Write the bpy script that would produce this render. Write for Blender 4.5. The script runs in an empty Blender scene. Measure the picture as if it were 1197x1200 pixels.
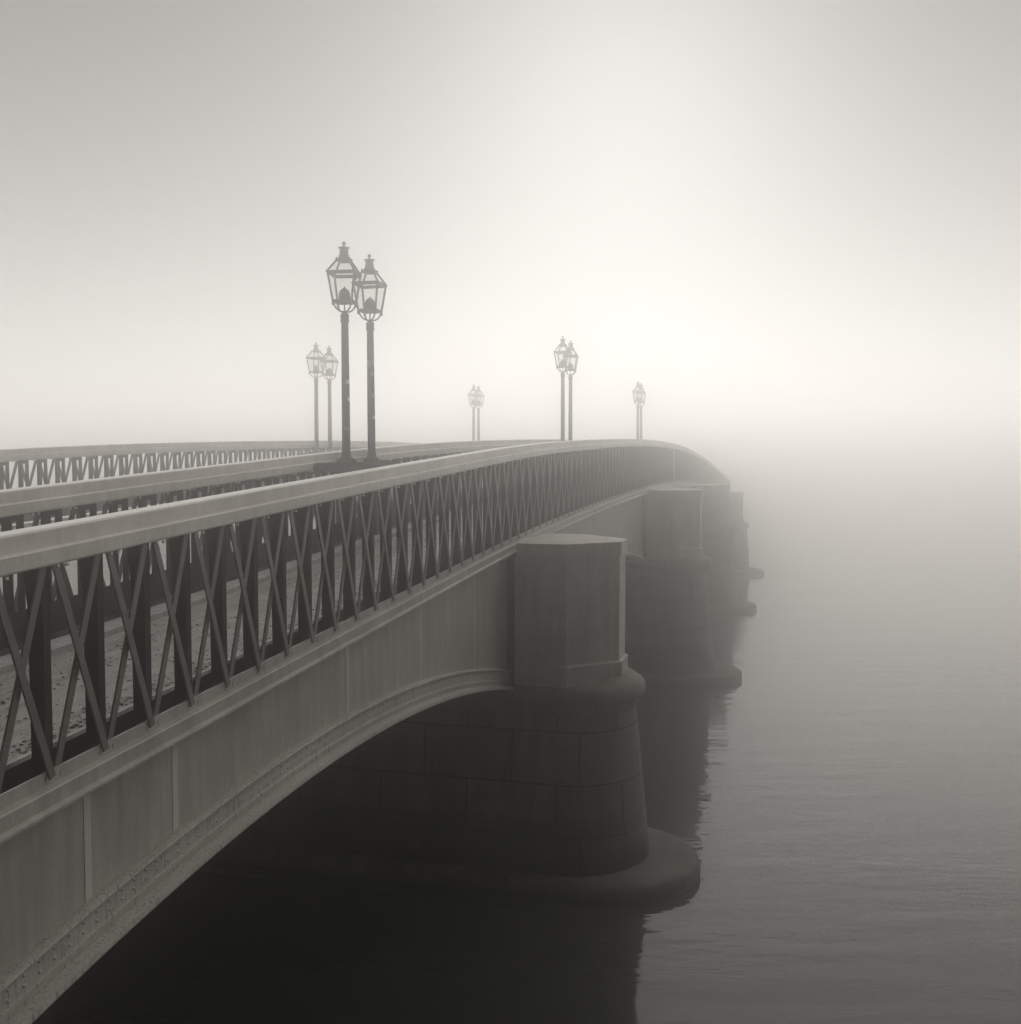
import bpy, math, random
from mathutils import Vector
random.seed(7)
R = math.radians
PI = math.pi
S = bpy.context.scene
COL = S.collection

# ------------------------------------------------------------------ camera
cam = bpy.data.cameras.new('camera')
cam.sensor_width = 36.0
cam.lens = 36.0
cam.clip_start = 0.05
cam.clip_end = 3000
camo = bpy.data.objects.new('camera', cam)
COL.objects.link(camo)
camo.location = (0, 0, 5.95)
camo.rotation_euler = (R(90 - 2.86), 0, R(15.16))
S.camera = camo

# ------------------------------------------------------------------ world, sun, exposure
SUN_EL, SUN_AZ = 22, -9
W = bpy.data.worlds.new('World')
S.world = W
W.use_nodes = True
nt = W.node_tree
nt.nodes.clear()
out = nt.nodes.new('ShaderNodeOutputWorld')
bg = nt.nodes.new('ShaderNodeBackground')
sky = nt.nodes.new('ShaderNodeTexSky')
sky.sky_type = 'NISHITA'
sky.sun_disc = False
sky.sun_elevation = R(SUN_EL)
sky.sun_rotation = R(SUN_AZ)
sky.air_density = 1.0
sky.dust_density = 0.7
sky.ozone_density = 1.0
bw = nt.nodes.new('ShaderNodeRGBToBW')
tint = nt.nodes.new('ShaderNodeMix')
tint.data_type = 'RGBA'
tint.blend_type = 'MULTIPLY'
tint.inputs[0].default_value = 1.0
tint.inputs[7].default_value = (1.0, 0.972, 0.93, 1)
nt.links.new(sky.outputs[0], bw.inputs[0])
nt.links.new(bw.outputs[0], tint.inputs[6])
nt.links.new(tint.outputs[2], bg.inputs[0])
bg.inputs[1].default_value = 0.055
nt.links.new(bg.outputs[0], out.inputs[0])

sl = bpy.data.lights.new('sun', 'SUN')
sl.energy = 4.5
sl.angle = R(130)
sl.color = (1.0, 0.972, 0.93)
so = bpy.data.objects.new('sun', sl)
COL.objects.link(so)
az = R(SUN_AZ)
sd = Vector((math.sin(az) * math.cos(R(SUN_EL)), math.cos(az) * math.cos(R(SUN_EL)), math.sin(R(SUN_EL))))
so.rotation_euler = sd.to_track_quat('Z', 'Y').to_euler()
so.location = sd * 100

S.view_settings.view_transform = 'Standard'
S.view_settings.look = 'None'
S.view_settings.exposure = -0.75
S.view_settings.gamma = 1.0
S.cycles.max_bounces = 12
S.cycles.diffuse_bounces = 2
S.cycles.glossy_bounces = 3
S.cycles.volume_bounces = 12
S.cycles.transparent_max_bounces = 16
S.cycles.use_denoising = True
S.cycles.denoising_prefilter = 'NONE'
S.cycles.caustics_reflective = False
S.cycles.caustics_refractive = False
S.cycles.sample_clamp_indirect = 6

HAZE_DENSITY = 0.031
HAZE_G = 0.93

# ------------------------------------------------------------------ materials
def mat(name, build):
    m = bpy.data.materials.new(name)
    m.use_nodes = True
    t = m.node_tree
    p = t.nodes['Principled BSDF']
    build(t, p)
    return m

def node(t, kind, **kw):
    n = t.nodes.new(kind)
    for k, v in kw.items():
        setattr(n, k, v)
    return n

def noise(t, scale, vec=None, detail=6, rough=0.6, mapping=None):
    co = node(t, 'ShaderNodeTexCoord').outputs['Object'] if vec is None else vec
    if mapping:
        mp = node(t, 'ShaderNodeMapping')
        mp.inputs['Scale'].default_value = mapping
        t.links.new(co, mp.inputs[0])
        co = mp.outputs[0]
    n = node(t, 'ShaderNodeTexNoise')
    n.inputs['Scale'].default_value = scale
    n.inputs['Detail'].default_value = detail
    n.inputs['Roughness'].default_value = rough
    t.links.new(co, n.inputs['Vector'])
    return n.outputs[0]

def ramp(t, fac, stops):
    r = node(t, 'ShaderNodeValToRGB')
    e = r.color_ramp.elements
    while len(e) < len(stops):
        e.new(0.5)
    for i, (pos, c) in enumerate(stops):
        e[i].position = pos
        c = (c, c * 0.985, c * 0.955) if not isinstance(c, tuple) else c
        e[i].color = (*c, 1)
    t.links.new(fac, r.inputs[0])
    return r.outputs[0]

def mul(t, a, b, fac=1.0):
    m = node(t, 'ShaderNodeMix', data_type='RGBA', blend_type='MULTIPLY')
    m.inputs[0].default_value = fac
    t.links.new(a, m.inputs[6])
    t.links.new(b, m.inputs[7])
    return m.outputs[2]

def bump(t, p, h, strength, dist):
    b = node(t, 'ShaderNodeBump')
    b.inputs['Strength'].default_value = strength
    b.inputs['Distance'].default_value = dist
    t.links.new(h, b.inputs['Height'])
    t.links.new(b.outputs[0], p.inputs['Normal'])
    return b

def paint(base, rough=0.55, streak=0.2, spec=0.5, grit=0.72):
    def f(t, p):
        p.inputs['Specular IOR Level'].default_value = spec
        a = ramp(t, noise(t, 1.3), [(0.3, base * 0.82), (0.7, base * 1.1)])
        s = ramp(t, noise(t, 1.0, mapping=(9, 9, 0.8), detail=4), [(0.35, 1 - streak), (0.6, 1.0)])
        g = ramp(t, noise(t, 45, detail=5, rough=0.7), [(0.3, grit), (0.55, 1.0)])
        t.links.new(mul(t, mul(t, a, s), g), p.inputs['Base Color'])
        p.inputs['Roughness'].default_value = rough
        bump(t, p, noise(t, 60, detail=4), 0.25, 0.004)
    return f

M = {}
M['paint'] = mat('grey_paint', paint(0.52, 0.45, 0.22, 0.5, 0.85))
M['rail_paint'] = mat('pale_grey_paint', paint(0.74, 0.38, 0.12, 0.5, 0.88))
M['bar_paint'] = mat('bar_paint', paint(0.17, 0.45, 0.15))
M['dark_paint'] = mat('dark_iron_paint', paint(0.03, 0.75, 0.2, 0.15))
M['lamp_paint'] = mat('lamp_iron_paint', paint(0.018, 0.7, 0.2, 0.2))
M['shaded_post_paint'] = mat('shaded_post_paint', paint(0.04, 0.75, 0.2, 0.15))  # darkened so the posts carry their shade in the colour

def rib_paint(t, p):
    a = ramp(t, noise(t, 1.5), [(0.3, 0.50), (0.7, 0.64)])
    s = ramp(t, noise(t, 1.0, mapping=(70, 70, 5), detail=3, rough=0.5), [(0.34, 0.45), (0.44, 1.0)])
    g = ramp(t, noise(t, 45, detail=5, rough=0.7), [(0.3, 0.75), (0.55, 1.0)])
    t.links.new(mul(t, mul(t, a, s), g), p.inputs['Base Color'])
    p.inputs['Roughness'].default_value = 0.55
    bump(t, p, noise(t, 60), 0.06, 0.002)
M['rib'] = mat('stained_rib_paint', rib_paint)

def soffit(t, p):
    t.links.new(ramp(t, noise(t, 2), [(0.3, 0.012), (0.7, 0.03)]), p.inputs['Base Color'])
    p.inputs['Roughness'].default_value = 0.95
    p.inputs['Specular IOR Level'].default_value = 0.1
M['soffit'] = mat('shade_dark_soffit', soffit)  # near-black base colour deepens the shade under the arches

def stone(bw_, bh, base, wet):
    def f(t, p):
        uv = node(t, 'ShaderNodeTexCoord').outputs['UV']
        b = node(t, 'ShaderNodeTexBrick')
        b.offset = 0.5
        b.inputs['Scale'].default_value = 1.0
        b.inputs['Brick Width'].default_value = bw_
        b.inputs['Row Height'].default_value = bh
        b.inputs['Mortar Size'].default_value = 0.016
        b.inputs['Mortar Smooth'].default_value = 0.4
        b.inputs['Bias'].default_value = 0.0
        b.inputs['Color1'].default_value = (0.70, 0.69, 0.67, 1)
        b.inputs['Color2'].default_value = (1, 0.99, 0.97, 1)
        b.inputs['Mortar'].default_value = (0.10, 0.10, 0.095, 1)
        # slightly wavering joints
        wob = node(t, 'ShaderNodeVectorMath', operation='ADD')
        nz = noise(t, 3, detail=3)
        sc = node(t, 'ShaderNodeMath', operation='MULTIPLY')
        sc.inputs[1].default_value = 0.02
        t.links.new(nz, sc.inputs[0])
        t.links.new(uv, wob.inputs[0])
        t.links.new(sc.outputs[0], wob.inputs[1])
        t.links.new(wob.outputs[0], b.inputs['Vector'])
        c = ramp(t, noise(t, 1.1, detail=8), [(0.3, base * 0.65), (0.7, base * 1.15)])
        g = ramp(t, noise(t, 38, detail=6, rough=0.75), [(0.3, 0.7), (0.65, 1.1)])
        st = ramp(t, noise(t, 1.0, mapping=(5, 5, 0.5)), [(0.35, 0.6), (0.6, 1.0)])
        c = mul(t, mul(t, mul(t, c, g), st), b.outputs[0])
        # dark algae line left by the water
        sx = node(t, 'ShaderNodeSeparateXYZ')
        t.links.new(node(t, 'ShaderNodeTexCoord').outputs['Object'], sx.inputs[0])
        ad = node(t, 'ShaderNodeMath', operation='MULTIPLY_ADD')
        ad.inputs[1].default_value = 0.25
        t.links.new(noise(t, 4), ad.inputs[0])
        t.links.new(sx.outputs[2], ad.inputs[2])
        wr = node(t, 'ShaderNodeMapRange')
        wr.inputs['From Min'].default_value = wet
        wr.inputs['From Max'].default_value = wet + 0.12
        t.links.new(ad.outputs[0], wr.inputs['Value'])
        wc = ramp(t, wr.outputs[0], [(0.0, 0.42), (1.0, 1.0)])
        t.links.new(mul(t, c, wc), p.inputs['Base Color'])
        rr = node(t, 'ShaderNodeMapRange')
        rr.inputs['To Min'].default_value = 0.38
        rr.inputs['To Max'].default_value = 0.85
        t.links.new(wr.outputs[0], rr.inputs['Value'])
        t.links.new(rr.outputs[0], p.inputs['Roughness'])
        m1 = node(t, 'ShaderNodeMath', operation='MULTIPLY_ADD')
        m1.inputs[1].default_value = -1.2
        t.links.new(b.outputs['Fac'], m1.inputs[0])
        t.links.new(noise(t, 24, detail=8, rough=0.7), m1.inputs[2])
        bump(t, p, m1.outputs[0], 0.9, 0.022)
    return f
M['stone'] = mat('granite_ashlar', stone(1.30, 0.725, 0.34, 1.02))
M['plinth_stone'] = mat('granite_plinth', stone(1.75, 9.0, 0.24, 0.12))
M['cap_stone'] = mat('granite_cap', stone(2.6, 9.0, 0.44, -5))
M['coping'] = mat('pale_coping_paint', paint(0.74, 0.7, 0.12, 0.3))
M['block'] = mat('grey_block_paint', paint(0.68, 0.7, 0.15, 0.3))

def deck(t, p):
    a = ramp(t, noise(t, 5, detail=8), [(0.3, 0.42), (0.7, 0.60)])
    s = ramp(t, noise(t, 70, detail=5, rough=0.8), [(0.33, 0.25), (0.5, 1.0)])
    l = ramp(t, noise(t, 2.5, mapping=(7, 0.7, 1), detail=7, rough=0.75), [(0.36, 0.45), (0.52, 1.0)])
    t.links.new(mul(t, mul(t, a, s), l), p.inputs['Base Color'])
    p.inputs['Roughness'].default_value = 0.32
    bump(t, p, noise(t, 90, detail=5, rough=0.8), 0.8, 0.01)
M['deck'] = mat('gritty_paving', deck)

def kerb(t, p):
    t.links.new(ramp(t, noise(t, 14, detail=7, rough=0.75), [(0.35, 0.34), (0.6, 0.62)]), p.inputs['Base Color'])
    p.inputs['Roughness'].default_value = 0.7
M['kerb'] = mat('pale_kerb', kerb)

def leafm(t, p):
    t.links.new(ramp(t, noise(t, 3), [(0.3, 0.02), (0.7, 0.06)]), p.inputs['Base Color'])
    p.inputs['Roughness'].default_value = 0.8
M['leaf'] = mat('wet_leaf', leafm)

def glass(t, p):
    tr = node(t, 'ShaderNodeBsdfTransparent')
    tr.inputs[0].default_value = (0.93, 0.93, 0.92, 1)
    p.inputs['Base Color'].default_value = (0.6, 0.59, 0.57, 1)
    p.inputs['Roughness'].default_value = 0.15
    mx = node(t, 'ShaderNodeMixShader')
    f = ramp(t, noise(t, 9, mapping=(1, 1, 0.3)), [(0.3, 0.02), (0.75, 0.08)])
    t.links.new(f, mx.inputs[0])
    t.links.new(tr.outputs[0], mx.inputs[1])
    t.links.new(p.outputs[0], mx.inputs[2])
    t.links.new(mx.outputs[0], t.nodes['Material Output'].inputs[0])
M['glass'] = mat('lantern_glass', glass)

def paper(t, p):
    t.links.new(ramp(t, noise(t, 40), [(0.3, 0.25), (0.6, 0.55)]), p.inputs['Base Color'])
    p.inputs['Roughness'].default_value = 0.8
M['paper'] = mat('torn_sticker', paper)

def water(t, p):
    p.inputs['Base Color'].default_value = (0.028, 0.028, 0.0268, 1)
    p.inputs['Roughness'].default_value = 0.05
    p.inputs['IOR'].default_value = 1.333
    co = node(t, 'ShaderNodeTexCoord').outputs['Object']
    rot = node(t, 'ShaderNodeMapping')
    rot.inputs['Rotation'].default_value = (0, 0, R(-15))
    t.links.new(co, rot.inputs[0])
    a = noise(t, 1.0, vec=rot.outputs[0], mapping=(0.55, 1.7, 1), detail=4, rough=0.55)
    b = noise(t, 1.0, vec=rot.outputs[0], mapping=(3.0, 8.0, 1), detail=3, rough=0.5)
    m1 = node(t, 'ShaderNodeMath', operation='MULTIPLY_ADD')
    m1.inputs[1].default_value = 0.14
    t.links.new(b, m1.inputs[0])
    t.links.new(a, m1.inputs[2])
    # calmer and livelier patches
    pt = ramp(t, noise(t, 0.09, vec=rot.outputs[0], mapping=(0.5, 2.2, 1), detail=3), [(0.38, 0.2), (0.62, 1.3)])
    mm = node(t, 'ShaderNodeMath', operation='MULTIPLY')
    t.links.new(m1.outputs[0], mm.inputs[0])
    t.links.new(pt, mm.inputs[1])
    bump(t, p, mm.outputs[0], 0.5, 0.05)
M['water'] = mat('river_water', water)

def quaym(t, p):
    t.links.new(ramp(t, noise(t, 3, detail=8), [(0.3, 0.08), (0.7, 0.16)]), p.inputs['Base Color'])
    p.inputs['Roughness'].default_value = 0.85
M['quay'] = mat('quay_setts', quaym)

# ------------------------------------------------------------------ mesh helpers
class MB:
    """collects faces, then links them as one mesh object"""
    def __init__(self):
        self.v, self.f, self.uv, self.sm = [], [], [], []
    def add(self, verts, faces, uvs=None, smooth=False):
        o = len(self.v)
        self.v += [tuple(p) for p in verts]
        for i, f in enumerate(faces):
            self.f.append([o + k for k in f])
            self.uv.append(uvs[i] if uvs else None)
            self.sm.append(smooth)
    def box(self, a, b):
        x0, y0, z0 = a
        x1, y1, z1 = b
        self.hexa([(x0, y0, z0), (x1, y0, z0), (x1, y1, z0), (x0, y1, z0), (x0, y0, z1), (x1, y0, z1), (x1, y1, z1), (x0, y1, z1)])
    def hexa(self, v):
        self.add(v, [(0, 3, 2, 1), (4, 5, 6, 7), (0, 1, 5, 4), (1, 2, 6, 5), (2, 3, 7, 6), (3, 0, 4, 7)])
    def sweep(self, rings, closed_ring=True, caps=True, smooth=False):
        n = len(rings[0])
        vs = [p for r in rings for p in r]
        fs = []
        for i in range(len(rings) - 1):
            for j in range(n if closed_ring else n - 1):
                k = (j + 1) % n
                fs.append((i * n + j, i * n + k, (i + 1) * n + k, (i + 1) * n + j))
        self.add(vs, fs, smooth=smooth)
        if caps and closed_ring:
            self.add(rings[0], [tuple(range(n))[::-1]])
            self.add(rings[-1], [tuple(range(n))])
    def lathe(self, prof, n=20, c=(0, 0, 0), smooth=True, caps=True):
        rings = [[(c[0] + r * math.cos(2 * PI * j / n), c[1] + r * math.sin(2 * PI * j / n), c[2] + z) for j in range(n)] for r, z in prof]
        self.sweep(rings, True, caps, smooth)
    def tube(self, pts, r, n=8, smooth=True):
        pts = [Vector(p) for p in pts]
        rings = []
        for i, p in enumerate(pts):
            d = (pts[min(i + 1, len(pts) - 1)] - pts[max(i - 1, 0)]).normalized()
            a = d.orthogonal().normalized() if i == 0 else (a - d * a.dot(d)).normalized()
            b = d.cross(a)
            rings.append([tuple(p + (a * math.cos(2 * PI * j / n) + b * math.sin(2 * PI * j / n)) * r) for j in range(n)])
        self.sweep(rings, True, True, smooth)
    def build(self, name, m, parent=None, fix=True):
        me = bpy.data.meshes.new(name)
        me.from_pydata(self.v, [], self.f)
        me.polygons.foreach_set('use_smooth', self.sm)
        if any(u for u in self.uv):
            l = me.uv_layers.new(name='UVMap')
            for poly, u in zip(me.polygons, self.uv):
                if u:
                    for li, c in zip(poly.loop_indices, u):
                        l.data[li].uv = c
        me.materials.append(m)
        if fix:
            import bmesh
            bm = bmesh.new()
            bm.from_mesh(me)
            bmesh.ops.recalc_face_normals(bm, faces=bm.faces)
            bm.to_mesh(me)
            bm.free()
        o = bpy.data.objects.new(name, me)
        COL.objects.link(o)
        if parent is not None:
            o.parent = parent
        return o

def empty(name, loc=(0, 0, 0), rz=0):
    o = bpy.data.objects.new(name, None)
    o.empty_display_size = 0.3
    o.location = loc
    o.rotation_euler.z = rz
    COL.objects.link(o)
    return o

def tag(o, label, cat, group=None):
    o['label'] = label
    o['category'] = cat
    if group:
        o['group'] = group
    return o

def struct(o, kind='structure'):
    o['kind'] = kind
    return o

# ------------------------------------------------------------------ profile of the bridge
KEY = [(-2, 5.20), (0, 5.325), (4.15, 5.578), (9.06, 5.875), (14.7, 6.185), (19.7, 6.362), (26.4, 6.512), (32, 6.548), (37.7, 6.495),
       (44, 6.29), (50, 6.00), (55, 5.70), (63, 5.19), (72, 4.58)]
def top(u):
    """height of the handrail above the datum at distance u along the bridge"""
    for i in range(len(KEY) - 1):
        if u <= KEY[i + 1][0] or i == len(KEY) - 2:
            break
    def slope(k):
        if k == 0 or k == len(KEY) - 1:
            j = max(0, min(k, len(KEY) - 2))
            return (KEY[j + 1][1] - KEY[j][1]) / (KEY[j + 1][0] - KEY[j][0])
        return (KEY[k + 1][1] - KEY[k - 1][1]) / (KEY[k + 1][0] - KEY[k - 1][0])
    x0, y0 = KEY[i]
    x1, y1 = KEY[i + 1]
    h = x1 - x0
    t = (u - x0) / h
    m0, m1 = slope(i) * h, slope(i + 1) * h
    return (2 * t**3 - 3 * t**2 + 1) * y0 + (t**3 - 2 * t**2 + t) * m0 + (-2 * t**3 + 3 * t**2) * y1 + (t**3 - t**2) * m1

U0, U1 = 0.9, 70.0
V1, V2, V3 = 3.70, 5.70, 11.95            # near, middle and far railing
WATER = -0.03
PIERS = [(14.7, 0.0), (28.55, 0.47), (42.1, 0.42), (55.7, -0.15)]
HALF = 0.90
def us_range(a, b, step=0.5):
    n = max(2, int(round((b - a) / step)))
    return [a + (b - a) * i / n for i in range(n + 1)]

def run(mb, prof, v0, a, b, step=0.55, side=1):
    """sweep a cross-section (offset inboard, height from handrail top) along the bridge"""
    mb.sweep([[(-(v0 + side * dv), u, top(u) + dz) for dv, dz in prof] for u in us_range(a, b, step)])

# ------------------------------------------------------------------ setting: water and the quay the view is taken from
mb = MB()
mb.add([(-330, -60, WATER), (330, -60, WATER), (330, 330, WATER), (-330, 330, WATER)], [(0, 1, 2, 3)])
struct(mb.build('water', M['water']))
mb = MB()
mb.box((-3.2, -59, -1.0), (60, 1.3, 4.28))
struct(mb.build('quay', M['quay']))
mb = MB()
mb.box((-60, -59, -1.0), (-12.62, 1.3, 4.0))
struct(mb.build('embankment', M['quay']))
mb = MB()
mb.box((-60, -58.9, 3.9), (60, -3.6, 9.6))
struct(mb.build('added_sky_blocker', M['quay']))  # unseen bank added behind the camera to block sky light from the rear

# ------------------------------------------------------------------ bridge
bridge = tag(empty('arch_bridge', (0, 0, 0)), 'long humped road bridge of painted iron arches on rounded granite piers, fading into fog', 'bridge')

def loop(c, r, vn, vf, n=18):
    """stadium outline round a pier: nose at lateral vn, tail at lateral vf; returns points and running lengths"""
    pts = []
    for i in range(n + 1):
        a = -PI / 2 + PI * i / n
        pts.append((-vn + r * math.cos(a), c + r * math.sin(a)))
    for i in range(n + 1):
        a = PI / 2 + PI * i / n
        pts.append((-vf + r * math.cos(a), c + r * math.sin(a)))
    # split the long sides
    res = []
    for i, p in enumerate(pts):
        q = pts[(i + 1) % len(pts)]
        res.append(p)
        d = math.dist(p, q)
        if d > 1:
            k = int(d / 0.5)
            for j in range(1, k):
                res.append((p[0] + (q[0] - p[0]) * j / k, p[1] + (q[1] - p[1]) * j / k))
    return res

def loft(mb, c, prof, vn, vf, off, smooth=True, captop=True):
    base = loop(c, 1.0, vn, vf)
    L = [0]
    for i in range(len(base)):
        L.append(L[-1] + math.dist(base[i], base[(i + 1) % len(base)]))
    rings = [[(x, y, z) for x, y in loop(c, r, vn, vf)] for r, z in prof]
    n = len(base)
    arc = [0]
    for (r0, z0), (r1, z1) in zip(prof, prof[1:]):
        arc.append(arc[-1] + math.hypot(r1 - r0, z1 - z0))
    for i in range(len(prof) - 1):
        for j in range(n):
            k = (j + 1) % n
            mb.add([rings[i][j], rings[i][k], rings[i + 1][k], rings[i + 1][j]], [(0, 1, 2, 3)],
                   [[(L[j] + off, prof[i][1]), (L[j + 1] + off, prof[i][1]), (L[j + 1] + off, prof[i + 1][1]), (L[j] + off, prof[i + 1][1])]], smooth)
    if captop:
        mb.add(rings[-1], [tuple(range(n))], [[(0.4, 0.4)] * n])
        mb.add(rings[0], [tuple(range(n))[::-1]], [[(0.4, 0.4)] * n])

def weld(o):
    import bmesh
    bm = bmesh.new()
    bm.from_mesh(o.data)
    bmesh.ops.remove_doubles(bm, verts=bm.verts, dist=0.0005)
    bmesh.ops.recalc_face_normals(bm, faces=bm.faces)
    bm.to_mesh(o.data)
    bm.free()
    return o

VF = V3 + 0.75
for pi_, (c, dz) in enumerate(PIERS):
    off = 0.37 + 0.31 * pi_
    mb = MB()
    hs = [0.17, 0.6, 1.1, 1.6, 2.1, 2.42 + dz]
    loft(mb, c, [(1.12 - 0.22 * (h - 0.12) / 2.3, h) for h in hs], 3.0, VF, off)
    pier = weld(mb.build('pier', M['stone'], bridge))
    mb = MB()
    loft(mb, c, [(1.26, -1.2), (1.285, -0.12), (1.302, -0.02), (1.305, 0.06), (1.297, 0.12), (1.272, 0.165), (1.23, 0.195), (1.15, 0.208), (1.0, 0.22), (0.8, 0.225)], 2.45, VF + 0.3, off + 0.6)
    weld(mb.build('plinth', M['plinth_stone'], pier))
    mb = MB()
    loft(mb, c, [(0.9, 2.40), (0.925, 2.41), (0.93, 2.46), (0.945, 2.485), (0.95, 2.52), (0.985, 2.54), (1.02, 2.575), (1.04, 2.63), (1.04, 2.69), (1.02, 2.745), (0.975, 2.79), (0.9, 2.835), (0.7, 2.90), (0.3, 2.94)],
         3.0, VF, off + 1.1)
    cap = weld(mb.build('cap', M['cap_stone'], pier))
    cap.location.z = dz
    # hexagonal-ended block over the cap
    zt = top(c) - 1.385
    zb = 2.78 + dz
    def plan(g, back=3.66):
        return [(-back, c - HALF - g), (-(2.94 - 0.41 * g), c - HALF - g), (-(2.30 - g), c - 0.27 - 0.41 * g), (-(2.30 - g), c + 0.27 + 0.41 * g),
                (-(2.94 - 0.41 * g), c + HALF + g), (-back, c + HALF + g)]
    mb = MB()
    def slab(g, z0, z1, back=3.66):
        p = plan(g, back)
        mb.sweep([[(x, y, z0) for x, y in p], [(x, y, z1) for x, y in p]])
    slab(0.0, zb, zt - 0.19)
    blk = mb.build('pier_block', M['block'], pier)
    mb = MB()
    slab(0.045, zb + 0.002, zb + 0.30, 3.64)
    p = [plan(0.045, 3.64), plan(0.004, 3.64)]
    mb.sweep([[(x, y, zb + 0.30) for x, y in p[0]], [(x, y, zb + 0.325) for x, y in p[1]]])
    mb.build('base_course', M['block'], blk)
    mb = MB()
    slab(0.028, zt - 0.188, zt, 3.64)
    # the top is slightly hipped
    p = [plan(0.028, 3.64), plan(-0.2, 3.64)]
    mb.sweep([[(x, y, zt + 0.001) for x, y in p[0]], [(x, y, zt + 0.03) for x, y in p[1]]])
    mb.build('coping', M['coping'], blk)
    for s in (-1, 1):
        mb = MB()
        y0 = c + s * (HALF - 0.05)
        y1 = c + s * (HALF + 0.03)
        mb.box((-3.67, min(y0, y1), zb + 0.01), (-3.36, max(y0, y1), zt - 0.19))
        mb.build('pilaster', M['block'], blk)

# spans: arches, spandrels, ribs
edges = [2.4] + [e for c, _ in PIERS for e in (c - HALF, c + HALF)] + [68.2]
springs = [2.72] + [z for _, d in PIERS for z in (2.72 + d, 2.72 + d)] + [2.3]
rises = [0.69, 0.80, 0.95, 0.80, 0.69]
def arch(k, u):
    a, b = edges[2 * k], edges[2 * k + 1]
    t = (u - a) / (b - a)
    return springs[2 * k] * (1 - t) + springs[2 * k + 1] * t + rises[k] * (1 - (2 * t - 1) ** 2)
for k in range(5):
    a, b = edges[2 * k], edges[2 * k + 1]
    us = us_range(a, b, 0.3)
    sps = []
    for v0, s in ((V1 + 0.085, 1), (V3 + 0.12, -1)):
        mb = MB()
        mb.sweep([[(-(v0), u, arch(k, u) + 0.2), (-(v0 + s * 0.05), u, arch(k, u) + 0.2), (-(v0 + s * 0.05), u, top(u) - 1.42), (-(v0), u, top(u) - 1.42)] for u in us])
        sps.append(mb.build('spandrel', M['paint'], bridge))
    sp = sps[0]
    # raised plate joints on the spandrel
    L = b - a
    for tt in [0.215, 0.29, 0.30 + 0.225, 0.69, 0.86] if k == 0 else [0.2, 0.4, 0.6, 0.8]:
        u = a + tt * L
        mb = MB()
        zb_, zt_ = arch(k, u) + 0.24, top(u) - 1.46
        for du, w in ((0, 0.06),):
            mb.box((-(V1 + 0.086), u - w / 2, zb_), (-(V1 + 0.0815), u + w / 2, zt_))
        mb.build('joint_strip', M['rail_paint'], sp)
    # arch rib with its bead and bottom flange
    for sq, (v0, s) in reversed(list(enumerate(((V1, 1), (V3 + 0.2, -1))))):
        mb = MB()
        prof = [(0.30, 0.045), (0.30, 0.0), (-0.03, 0.0), (-0.035, 0.012), (-0.03, 0.045), (0.03, 0.06), (0.045, 0.062), (0.045, 0.095), (0.028, 0.10), (0.028, 0.12), (0.045, 0.125),
                (0.045, 0.245), (0.02, 0.25), (0.015, 0.262), (0.02, 0.278), (0.05, 0.285), (0.09, 0.285), (0.09, 0.045)]
        mb.sweep([[(-(v0 + s * dv), u, arch(k, u) + dzz) for dv, dzz in prof] for u in us])
        if sq == 1:
            mb.build('arch_rib', M['rib'], sps[1])
    for i in range(int(L / 0.115)):                      # rivet rows on the rib face
        u = a + 0.05 + i * 0.115
        for zz in (0.16, 0.215):
            x = -(V1 + 0.045)
            z = arch(k, u) + zz
            mb.add([(x, u - 0.011, z - 0.011), (x, u + 0.011, z - 0.011), (x, u + 0.011, z + 0.011), (x, u - 0.011, z + 0.011), (x + 0.009, u, z)],
                   [(0, 1, 4), (1, 2, 4), (2, 3, 4), (3, 0, 4)])
    mb.build('arch_rib', M['rib'], sp)
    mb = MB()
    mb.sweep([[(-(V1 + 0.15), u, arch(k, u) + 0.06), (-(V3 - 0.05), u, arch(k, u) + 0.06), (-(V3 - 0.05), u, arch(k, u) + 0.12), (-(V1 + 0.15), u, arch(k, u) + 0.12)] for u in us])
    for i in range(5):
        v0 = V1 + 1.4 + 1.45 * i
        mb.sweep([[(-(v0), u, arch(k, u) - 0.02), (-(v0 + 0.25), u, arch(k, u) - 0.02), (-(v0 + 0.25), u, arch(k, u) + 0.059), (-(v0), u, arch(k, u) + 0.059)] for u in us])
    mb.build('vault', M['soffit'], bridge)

# masonry above each pier, behind the block, and the two abutments
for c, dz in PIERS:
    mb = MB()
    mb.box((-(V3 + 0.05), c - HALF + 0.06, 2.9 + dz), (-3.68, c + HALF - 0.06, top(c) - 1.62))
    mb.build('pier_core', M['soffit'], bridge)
mb = MB()
mb.box((-(V3 + 0.2), -30, -1.1), (-3.74, 2.39, 3.72))
mb.build('abutment', M['stone'], bridge)
mb = MB()
mb.box((-(V3 + 0.2), 68.25, -1.1), (-3.74, 84, 3.0))
mb.build('abutment', M['stone'], bridge)

# floor: footway, carriageway and their kerbs
mb = MB()
run(mb, [(0.24, -1.235), (1.62, -1.235), (1.62, -1.42), (0.24, -1.42)], V1, -2, U1 + 2)
mb.build('footway', M['deck'], bridge)
mb = MB()
run(mb, [(1.625, -1.19), (1.86, -1.19), (1.86, -1.42), (1.625, -1.42)], V1, -2, U1 + 2)
mb.build('kerb', M['kerb'], bridge)
mb = MB()
run(mb, [(0.205, -1.225), (0.238, -1.225), (0.238, -1.25), (0.205, -1.25)], V1, -2, U1 + 2)
mb.build('kerb', M['kerb'], bridge)
mb = MB()
run(mb, [(0.42, -1.20), (6.1, -1.20), (6.1, -1.45), (0.42, -1.45)], V2, -2, U1 + 2)
mb.build('carriageway', M['deck'], bridge)
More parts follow.
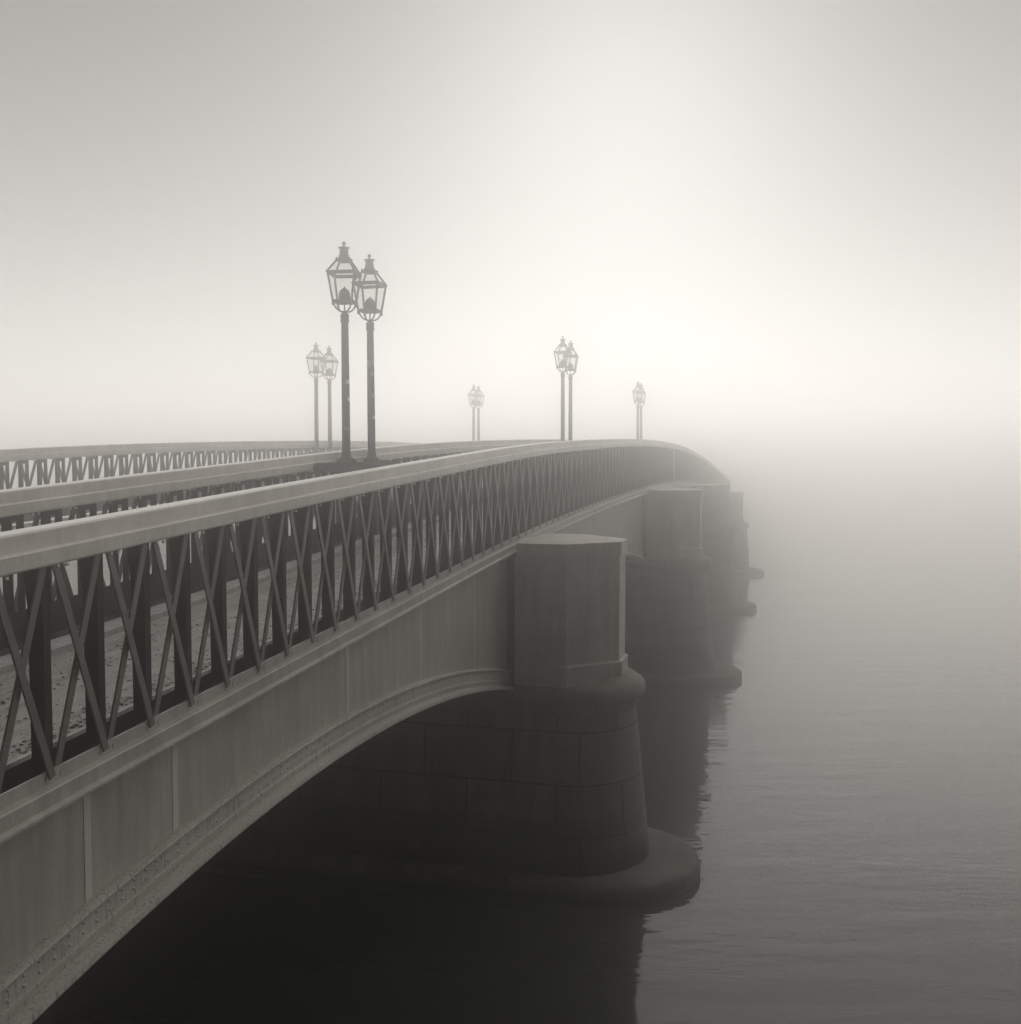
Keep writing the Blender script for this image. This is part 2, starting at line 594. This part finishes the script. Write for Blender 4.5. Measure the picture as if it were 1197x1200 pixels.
# dark plate added so the gap behind the near railing reads as shade
mb = MB()
run(mb, [(0.215, -1.251), (0.238, -1.251), (0.238, -1.75), (0.215, -1.75)], V1, U0, U1)
mb.build('gap_shade_plate', M['dark_paint'], bridge)

# cast pedestals that carry the lamps
LAMPS_R = [(12.43, 13.28), (25.80, 26.75), (39.37, 40.30)]
LAMPS_L = [None, (24.44, 25.26), (38.22, 38.90)]
def pedestal(v0, v1, ua, ub, drop=0.0):
    mb = MB()
    um = 0.5 * (ua + ub)
    zd = top(um) - 1.19
    zt = top(um) - 0.165 - drop
    for u in (ua, ub):
        mb.box((-v1, u - 0.085, zd), (-v0, u + 0.085, zt - 0.119))
    # top plate with rounded ends
    pr = []
    for y, z in [(-1.22, -0.12), (-1.26, -0.09), (-1.26, -0.05), (-1.22, -0.012), (-1.16, 0.0), (1.16, 0.0), (1.22, -0.012), (1.26, -0.05), (1.26, -0.09), (1.22, -0.12)]:
        pr.append((um + y, zt + z))
    mb.sweep([[(-(v1 + 0.02), y, z + (y - um) * 0.0) for y, z in pr], [(-(v0 - 0.03), y, z) for y, z in pr]])
    mb.build('lamp_pedestal', M['dark_paint'], bridge)
    return zt
ZR = [pedestal(V2 - 0.20, V2 - 0.045, a, b, d) for (a, b), d in zip(LAMPS_R, (0.0, 0.08, 0.13))]
ZL = [None] + [pedestal(V3 - 0.20, V3 - 0.045, a, b, d) for (a, b), d in zip(LAMPS_L[1:], (0.17, 0.25))]

# ------------------------------------------------------------------ railings
BAY = 0.437
HAND = [(0.0, -0.195), (-0.022, -0.188), (-0.026, -0.18), (-0.026, -0.105), (-0.02, -0.098), (0.022, -0.094), (0.024, -0.012), (0.034, -0.002), (0.06, 0.0), (0.14, 0.0),
        (0.166, -0.002), (0.176, -0.012), (0.178, -0.094), (0.22, -0.098), (0.226, -0.105), (0.226, -0.18), (0.222, -0.188), (0.20, -0.195)]
CHORD = [(0.0, -1.262), (0.0, -1.335), (-0.035, -1.345), (-0.042, -1.352), (-0.042, -1.43), (-0.062, -1.438), (-0.066, -1.446), (-0.066, -1.462), (-0.058, -1.468), (-0.03, -1.47), (0.012, -1.47), (0.012, -1.262)]
def bar(u0, z0, u1, z1, v0, v1, w):
    """flat bar between two points of the railing's plane"""
    d = Vector((0, u1 - u0, z1 - z0)).normalized()
    n = Vector((0, -d.z, d.y)) * (w / 2)
    q = []
    for v in (v0, v1):
        for p, s in (((u0, z0), 1), ((u0, z0), -1), ((u1, z1), -1), ((u1, z1), 1)):
            q.append((-v, p[0] + s * n.y, p[1] + s * n.z))
    return q
def railing(v0, label, side, double, u_vis, n_post):
    t = tag(empty('lattice_railing', (0, 0, 0)), label, 'railing', 'lattice railings of the bridge')
    mb = MB()
    run(mb, HAND, v0, U0, U1)
    n = int((U1 - U0) / BAY)
    for i in range(n):                                # rivet heads under the handrail
        u = U0 + 0.1 + i * BAY
        for du in (0.03, 0.10):
            mb.box((-(v0 - 0.008), u + du, top(u) - 0.205), (-(v0 - 0.022), u + du + 0.018, top(u) - 0.19))
    mb.build('handrail', M['rail_paint'], t)
    mb = MB()
    if side == 'near':
        run(mb, CHORD, v0, U0, U1)
        for i in range(n):                            # bolts and small gusset plates at the feet of the bars
            u = U0 + 0.1 + i * BAY
            for du in (-0.055, 0.055):
                x = -v0
                z = top(u + du) - 1.303
                ring = [[(x - e, u + du + r_ * math.cos(q), z + r_ * math.sin(q)) for q in [PI / 4 * j for j in range(8)]] for r_, e in ((0.018, -0.004), (0.018, 0.011), (0.009, 0.017))]
                mb.sweep(ring)
    else:
        run(mb, [(0.0, -0.93), (0.0, -1.188), (0.012, -1.188), (0.012, -0.93)], v0, U0, U1)
        run(mb, [(0.013, -1.10), (0.20, -1.10), (0.20, -1.189), (0.013, -1.189)], v0, U0, U1)
    if side == 'near':
        ub = MB()
        ub.box((-(v0 - 0.014), 34.45, top(34.5) - 1.335), (-(v0 - 0.03), 34.60, top(34.5) - 0.19))
        ub.build('joint_post', M['rail_paint'], t)
    mb.build('bottom_chord', M['paint'] if side == 'near' else M['dark_paint'], t)
    zl = -1.30 if side == 'near' else -1.15
    zh = -0.186
    first = int((u_vis - U0) / BAY)
    rest_p, rest_b = MB(), MB()
    for i in range(n):
        u = U0 + 0.1 + i * BAY
        own = first <= i < first + n_post
        mb = MB() if own else rest_p
        z1, z0 = top(u) - 0.196, top(u) - 1.40 if side == 'near' else top(u) - 1.12
        fw = 0.028
        if not double:
            mb.box((-(v0 + 0.042), u - fw, z0), (-(v0 + 0.030), u + fw, z1))
            zc, wv, wt = z1 - 0.22, 0.10, 0.17
            mb.hexa([(-(v0 + 0.041), u - 0.006, z0), (-(v0 + 0.041), u + 0.006, z0), (-(v0 + 0.036 + wv), u + 0.006, z0), (-(v0 + 0.036 + wv), u - 0.006, z0),
                     (-(v0 + 0.041), u - 0.006, zc), (-(v0 + 0.041), u + 0.006, zc), (-(v0 + 0.042 + wv), u + 0.006, zc), (-(v0 + 0.042 + wv), u - 0.006, zc)])
            mb.hexa([(-(v0 + 0.041), u - 0.006, zc), (-(v0 + 0.041), u + 0.006, zc), (-(v0 + 0.042 + wv), u + 0.006, zc), (-(v0 + 0.042 + wv), u - 0.006, zc),
                     (-(v0 + 0.041), u - 0.006, z1), (-(v0 + 0.041), u + 0.006, z1), (-(v0 + wt), u + 0.006, z1), (-(v0 + wt), u - 0.006, z1)])
        else:
            # two webs with a slot between them, tied at head and foot
            mb.box((-(v0 + 0.098), u - 0.007, z0), (-(v0 + 0.036), u + 0.007, z1))
            mb.box((-(v0 + 0.205), u - 0.007, z0), (-(v0 + 0.145), u + 0.007, z1))
            mb.box((-(v0 + 0.217), u - fw, z0), (-(v0 + 0.204), u + fw, z1))
            mb.box((-(v0 + 0.146), u - 0.0065, z1 - 0.06), (-(v0 + 0.097), u + 0.0065, z1 - 0.001))
            mb.box((-(v0 + 0.146), u - 0.0065, z0), (-(v0 + 0.097), u + 0.0065, z0 + 0.06))
        if own:
            mb.build('post', M['shaded_post_paint'], t)
        own = first <= i < first + 50
        for s in (0, 1):
            mb = MB() if own else rest_b
            ua, ub = u + 0.028, u + BAY - 0.028
            if not double:
                if s == 0:
                    mb.hexa(bar(ua, top(ua) + zh, ub, top(ub) + zl, v0 - 0.013, v0 - 0.001, 0.046))
                else:
                    mb.hexa(bar(ub, top(ub) + zh, ua, top(ua) + zl, v0 + 0.0125, v0 + 0.0245, 0.046))
            else:
                ww = (v0 + 0.218, v0 + 0.228) if s else (v0 + 0.232, v0 + 0.242)
                mb.hexa(bar(ua, top(ua) + (zh if not s else zl), ub, top(ub) + (zl if not s else zh), ww[0], ww[1], 0.055))
            if own:
                mb.build('lattice_bar', M['bar_paint'], t)
    if rest_p.v:
        struct(rest_p.build('posts_beyond', M['shaded_post_paint'], t), 'stuff')
    struct(rest_b.build('lattice_beyond', M['bar_paint'], t), 'stuff')
    return t
railing(V1, 'nearest lattice railing with broad pale handrail along the bridge edge over the water', 'near', False, 3.2, 100)
railing(V2, 'middle lattice railing beyond the footway, with the two darkest lamps standing at it', 'mid', True, 5.5, 100)
railing(V3, 'farthest lattice railing, seen against pale sky at the left edge', 'far', True, 12.3, 100)

# ------------------------------------------------------------------ street lamps
def build_lamp():
    t = empty('street_lamp')
    mb = MB()
    mb.box((-0.105, -0.105, 0.0), (0.105, 0.105, 0.045))
    mb.lathe([(0.10, 0.045), (0.098, 0.058), (0.07, 0.068), (0.064, 0.10), (0.058, 0.14), (0.056, 0.16)], 20)
    mb.build('base', M['lamp_paint'], t)
    mb = MB()
    mb.lathe([(0.054, 0.155), (0.053, 0.7), (0.047, 1.75), (0.046, 1.82), (0.055, 1.83), (0.058, 1.845), (0.055, 1.86), (0.052, 1.875), (0.056, 1.90), (0.055, 1.925), (0.04, 1.94), (0.022, 1.965), (0.02, 1.975)], 20)
    mb.build('pole', M['lamp_paint'], t)
    # lantern frame: cradle, bottom and eave bands, corner bars, hips
    mb = MB()
    hb, he, ht = 0.124, 0.175, 0.076          # half widths at the bottom, the eaves and the roof top
    zb, ze, zr = 2.085, 2.445, 2.625
    for sx in (-1, 1):
        for sy in (-1, 1):
            pts = []
            for i in range(9):
                a = PI / 2 * i / 8
                rr = 0.014 + (hb - 0.022) * math.sin(a)
                pts.append((sx * rr, sy * rr, zb - 0.125 * math.cos(a)))
            mb.tube(pts, 0.011, 8)
            mb.tube([(sx * hb, sy * hb, zb - 0.03), (sx * hb, sy * hb, zb + 0.005), (sx * he, sy * he, ze + 0.01)], 0.0155, 6)
            mb.tube([(sx * (he + 0.012), sy * (he + 0.012), ze + 0.005), (sx * ht, sy * ht, zr)], 0.0145, 6)
            mb.lathe([(0.006, -0.03), (0.015, -0.02), (0.010, 0.0)], 8, (sx * hb, sy * hb, zb - 0.022))
            mb.lathe([(0.012, -0.004), (0.014, 0.012), (0.004, 0.026)], 8, (sx * ht * 1.06, sy * ht * 1.06, zr + 0.008))
    def band(h0, z0, h1, z1, th):
        for k in range(4):
            c_, s_ = round(math.cos(k * PI / 2)), round(math.sin(k * PI / 2))
            def rot(x, y, z):
                return (c_ * x - s_ * y, s_ * x + c_ * y, z)
            mb.hexa([rot(-h0 + th, -h0, z0), rot(h0, -h0, z0), rot(h0, -h0 + th, z0), rot(-h0 + th, -h0 + th, z0),
                     rot(-h1 + th, -h1, z1), rot(h1, -h1, z1), rot(h1, -h1 + th, z1), rot(-h1 + th, -h1 + th, z1)])
    band(hb + 0.004, zb - 0.012, hb + 0.008, zb + 0.024, 0.02)
    band(he - 0.003, ze - 0.018, he + 0.008, ze + 0.028, 0.02)
    band(ht + 0.008, zr - 0.02, ht + 0.002, zr + 0.012, 0.02)
    mb.tube([(0, 0, 1.97), (0, 0, 2.10)], 0.010, 8)
    for a in (0, PI / 2):                     # cross under the burner
        dx, dy = math.cos(a) * (hb - 0.01), math.sin(a) * (hb - 0.01)
        mb.tube([(-dx, -dy, zb + 0.004), (dx, dy, zb + 0.004)], 0.008, 6)
    fr = mb.build('lantern', M['lamp_paint'], t)
    mb = MB()
    g = 0.006
    for k in range(4):
        c_, s_ = round(math.cos(k * PI / 2)), round(math.sin(k * PI / 2))
        def rot(x, y, z):
            return (c_ * x - s_ * y, s_ * x + c_ * y, z)
        a, b, r_ = hb - g, he - g, ht - g
        mb.add([rot(-a, -a, zb + 0.02), rot(a, -a, zb + 0.02), rot(b, -b, ze), rot(-b, -b, ze)], [(0, 1, 2, 3)])
        mb.add([rot(-b, -b, ze + 0.002), rot(b, -b, ze + 0.002), rot(r_, -r_, zr), rot(-r_, -r_, zr)], [(0, 1, 2, 3)])
    mb.build('glass', M['glass'], fr)
    mb = MB()
    mb.lathe([(0.074, 2.10), (0.077, 2.155), (0.073, 2.195), (0.061, 2.23), (0.04, 2.254), (0.015, 2.268), (0.005, 2.288)], 20)
    mb.build('burner', M['lamp_paint'], fr)
    mb = MB()
    mb.lathe([(0.098, 2.615), (0.10, 2.635), (0.088, 2.65), (0.07, 2.675), (0.058, 2.705), (0.055, 2.77), (0.056, 2.775), (0.074, 2.785), (0.074, 2.792), (0.04, 2.80), (0.012, 2.808), (0.010, 2.82), (0.02, 2.826),
              (0.026, 2.84), (0.022, 2.857), (0.008, 2.868)], 20)
    mb.build('chimney', M['lamp_paint'], fr)
    return t
def copy_tree(o, parent=None):
    c = o.copy()
    COL.objects.link(c)
    if parent is not None:
        c.parent = parent
    for ch in [q for q in ALL if q.parent == o]:
        copy_tree(ch, c)
    return c
proto = build_lamp()
ALL = [proto] + list(proto.children_recursive)
GROUP = 'lantern street lamps standing in pairs along the bridge'
spots = [
    (V2 - 0.10, LAMPS_R[0][0], ZR[0], 10, 'dark tall lantern lamp, left one of the nearest and largest pair'),
    (V2 - 0.10, LAMPS_R[0][1], ZR[0], 3, 'dark lantern lamp with torn stickers on its pole, right one of the largest pair'),
    (V2 - 0.10, LAMPS_R[1][0], ZR[1], -4, 'mid grey lantern lamp above the pale handrail, left one of two that overlap'),
    (V2 - 0.10, LAMPS_R[1][1], ZR[1], 6, 'mid grey lantern lamp above the pale handrail, half hidden behind another of its size'),
    (V2 - 0.10, LAMPS_R[2][0], ZR[2], 0, 'faint lantern lamp at the bridge crest, the nearer of the rightmost pair'),
    (V2 - 0.10, LAMPS_R[2][1], ZR[2], 5, 'faint lantern lamp at the bridge crest, tucked behind the nearer of the rightmost pair'),
    (V3 - 0.10, LAMPS_L[1][0], ZL[1], -3, 'pale grey lantern lamp at the far railing, leftmost lamp of all'),
    (V3 - 0.10, LAMPS_L[1][1], ZL[1], 4, 'pale grey lantern lamp at the far railing, just left of the tallest dark lamp'),
    (V3 - 0.10, LAMPS_L[2][0], ZL[2], 2, 'palest lantern lamp almost lost in fog, left one of the faintest pair'),
    (V3 - 0.10, LAMPS_L[2][1], ZL[2], -5, 'palest lantern lamp almost lost in fog, right one of the faintest pair'),
]
lamps = []
for i, (v, u, z, rz, label) in enumerate(spots):
    o = proto if i == 0 else copy_tree(proto)
    o.location = (-v, u, z + 0.001)
    o.rotation_euler = (R(random.uniform(-0.35, 0.35)), R(random.uniform(-0.35, 0.35)), R(rz))
    tag(o, label, 'street lamp', GROUP)
    lamps.append(o)
# torn stickers on the two near poles
def sticker(lamp, z, h, a0, a1):
    mb = MB()
    n = 8
    r = 0.0545 - (z - 0.155) * 0.0044 + 0.0018
    vs = []
    for i in range(n + 1):
        a = R(a0 + (a1 - a0) * i / n)
        e = 0.012 * (random.random() - 0.5)
        vs += [(r * math.cos(a), r * math.sin(a), z + e), (r * math.cos(a), r * math.sin(a), z + h + e)]
    mb.add(vs, [(2 * i, 2 * i + 2, 2 * i + 3, 2 * i + 1) for i in range(n)], smooth=True)
    mb.build('sticker', M['paper'], lamp)
sticker(lamps[1], 1.335, 0.085, -140, 0)
sticker(lamps[1], 1.20, 0.04, -70, 0)
sticker(lamps[1], 0.90, 0.06, -60, -10)
sticker(lamps[1], 0.60, 0.05, -50, 5)
sticker(lamps[0], 1.02, 0.06, -70, -10)
sticker(lamps[0], 0.80, 0.05, -50, 0)
sticker(lamps[0], 0.43, 0.03, -110, -30)

# ------------------------------------------------------------------ fallen leaves on the footway
mb = MB()
for i in range(5200):
    u = 3.0 + 24 * random.random() ** 1.3
    q = random.random()
    if q < 0.42:
        v = V1 + 0.26 + abs(random.gauss(0, 0.10))
    elif q < 0.7:
        v = V1 + 1.0 + random.gauss(0, 0.22) + 0.15 * math.sin(u * 1.3)
    else:
        v = V1 + 0.28 + 1.3 * random.random()
    if v > V1 + 1.6 or v < V1 + 0.25:
        continue
    s = 0.007 + 0.017 * random.random() ** 2
    a = random.random() * 6.28
    z = top(u) - 1.235 + 0.002
    ca, sa = math.cos(a) * s, math.sin(a) * s
    x = -v
    lift = 0.010 * random.random()
    mb.add([(x - ca, u - sa, z), (x + sa * 0.6, u - ca * 0.6, z + lift), (x + ca, u + sa, z), (x - sa * 0.6, u + ca * 0.6, z + lift * 0.5)], [(0, 1, 2, 3)])
struct(mb.build('fallen_leaves', M['leaf'], fix=False), 'stuff')

# ------------------------------------------------------------------ haze
mb = MB()
mb.box((-335, -65, WATER - 1.8), (335, 335, 10.3))
hz = mb.build('haze', bpy.data.materials.new('haze'))
hm = hz.data.materials[0]
hm.use_nodes = True
ht = hm.node_tree
ht.nodes.clear()
ho = ht.nodes.new('ShaderNodeOutputMaterial')
pv = ht.nodes.new('ShaderNodeVolumePrincipled')
pv.inputs['Color'].default_value = (0.998, 0.993, 0.983, 1)
pv.inputs['Density'].default_value = HAZE_DENSITY
pv.inputs['Anisotropy'].default_value = HAZE_G
pv.inputs['Density Attribute'].default_value = ''
hm.cycles.homogeneous_volume = True
ht.links.new(pv.outputs[0], ho.inputs['Volume'])
struct(hz, 'stuff')
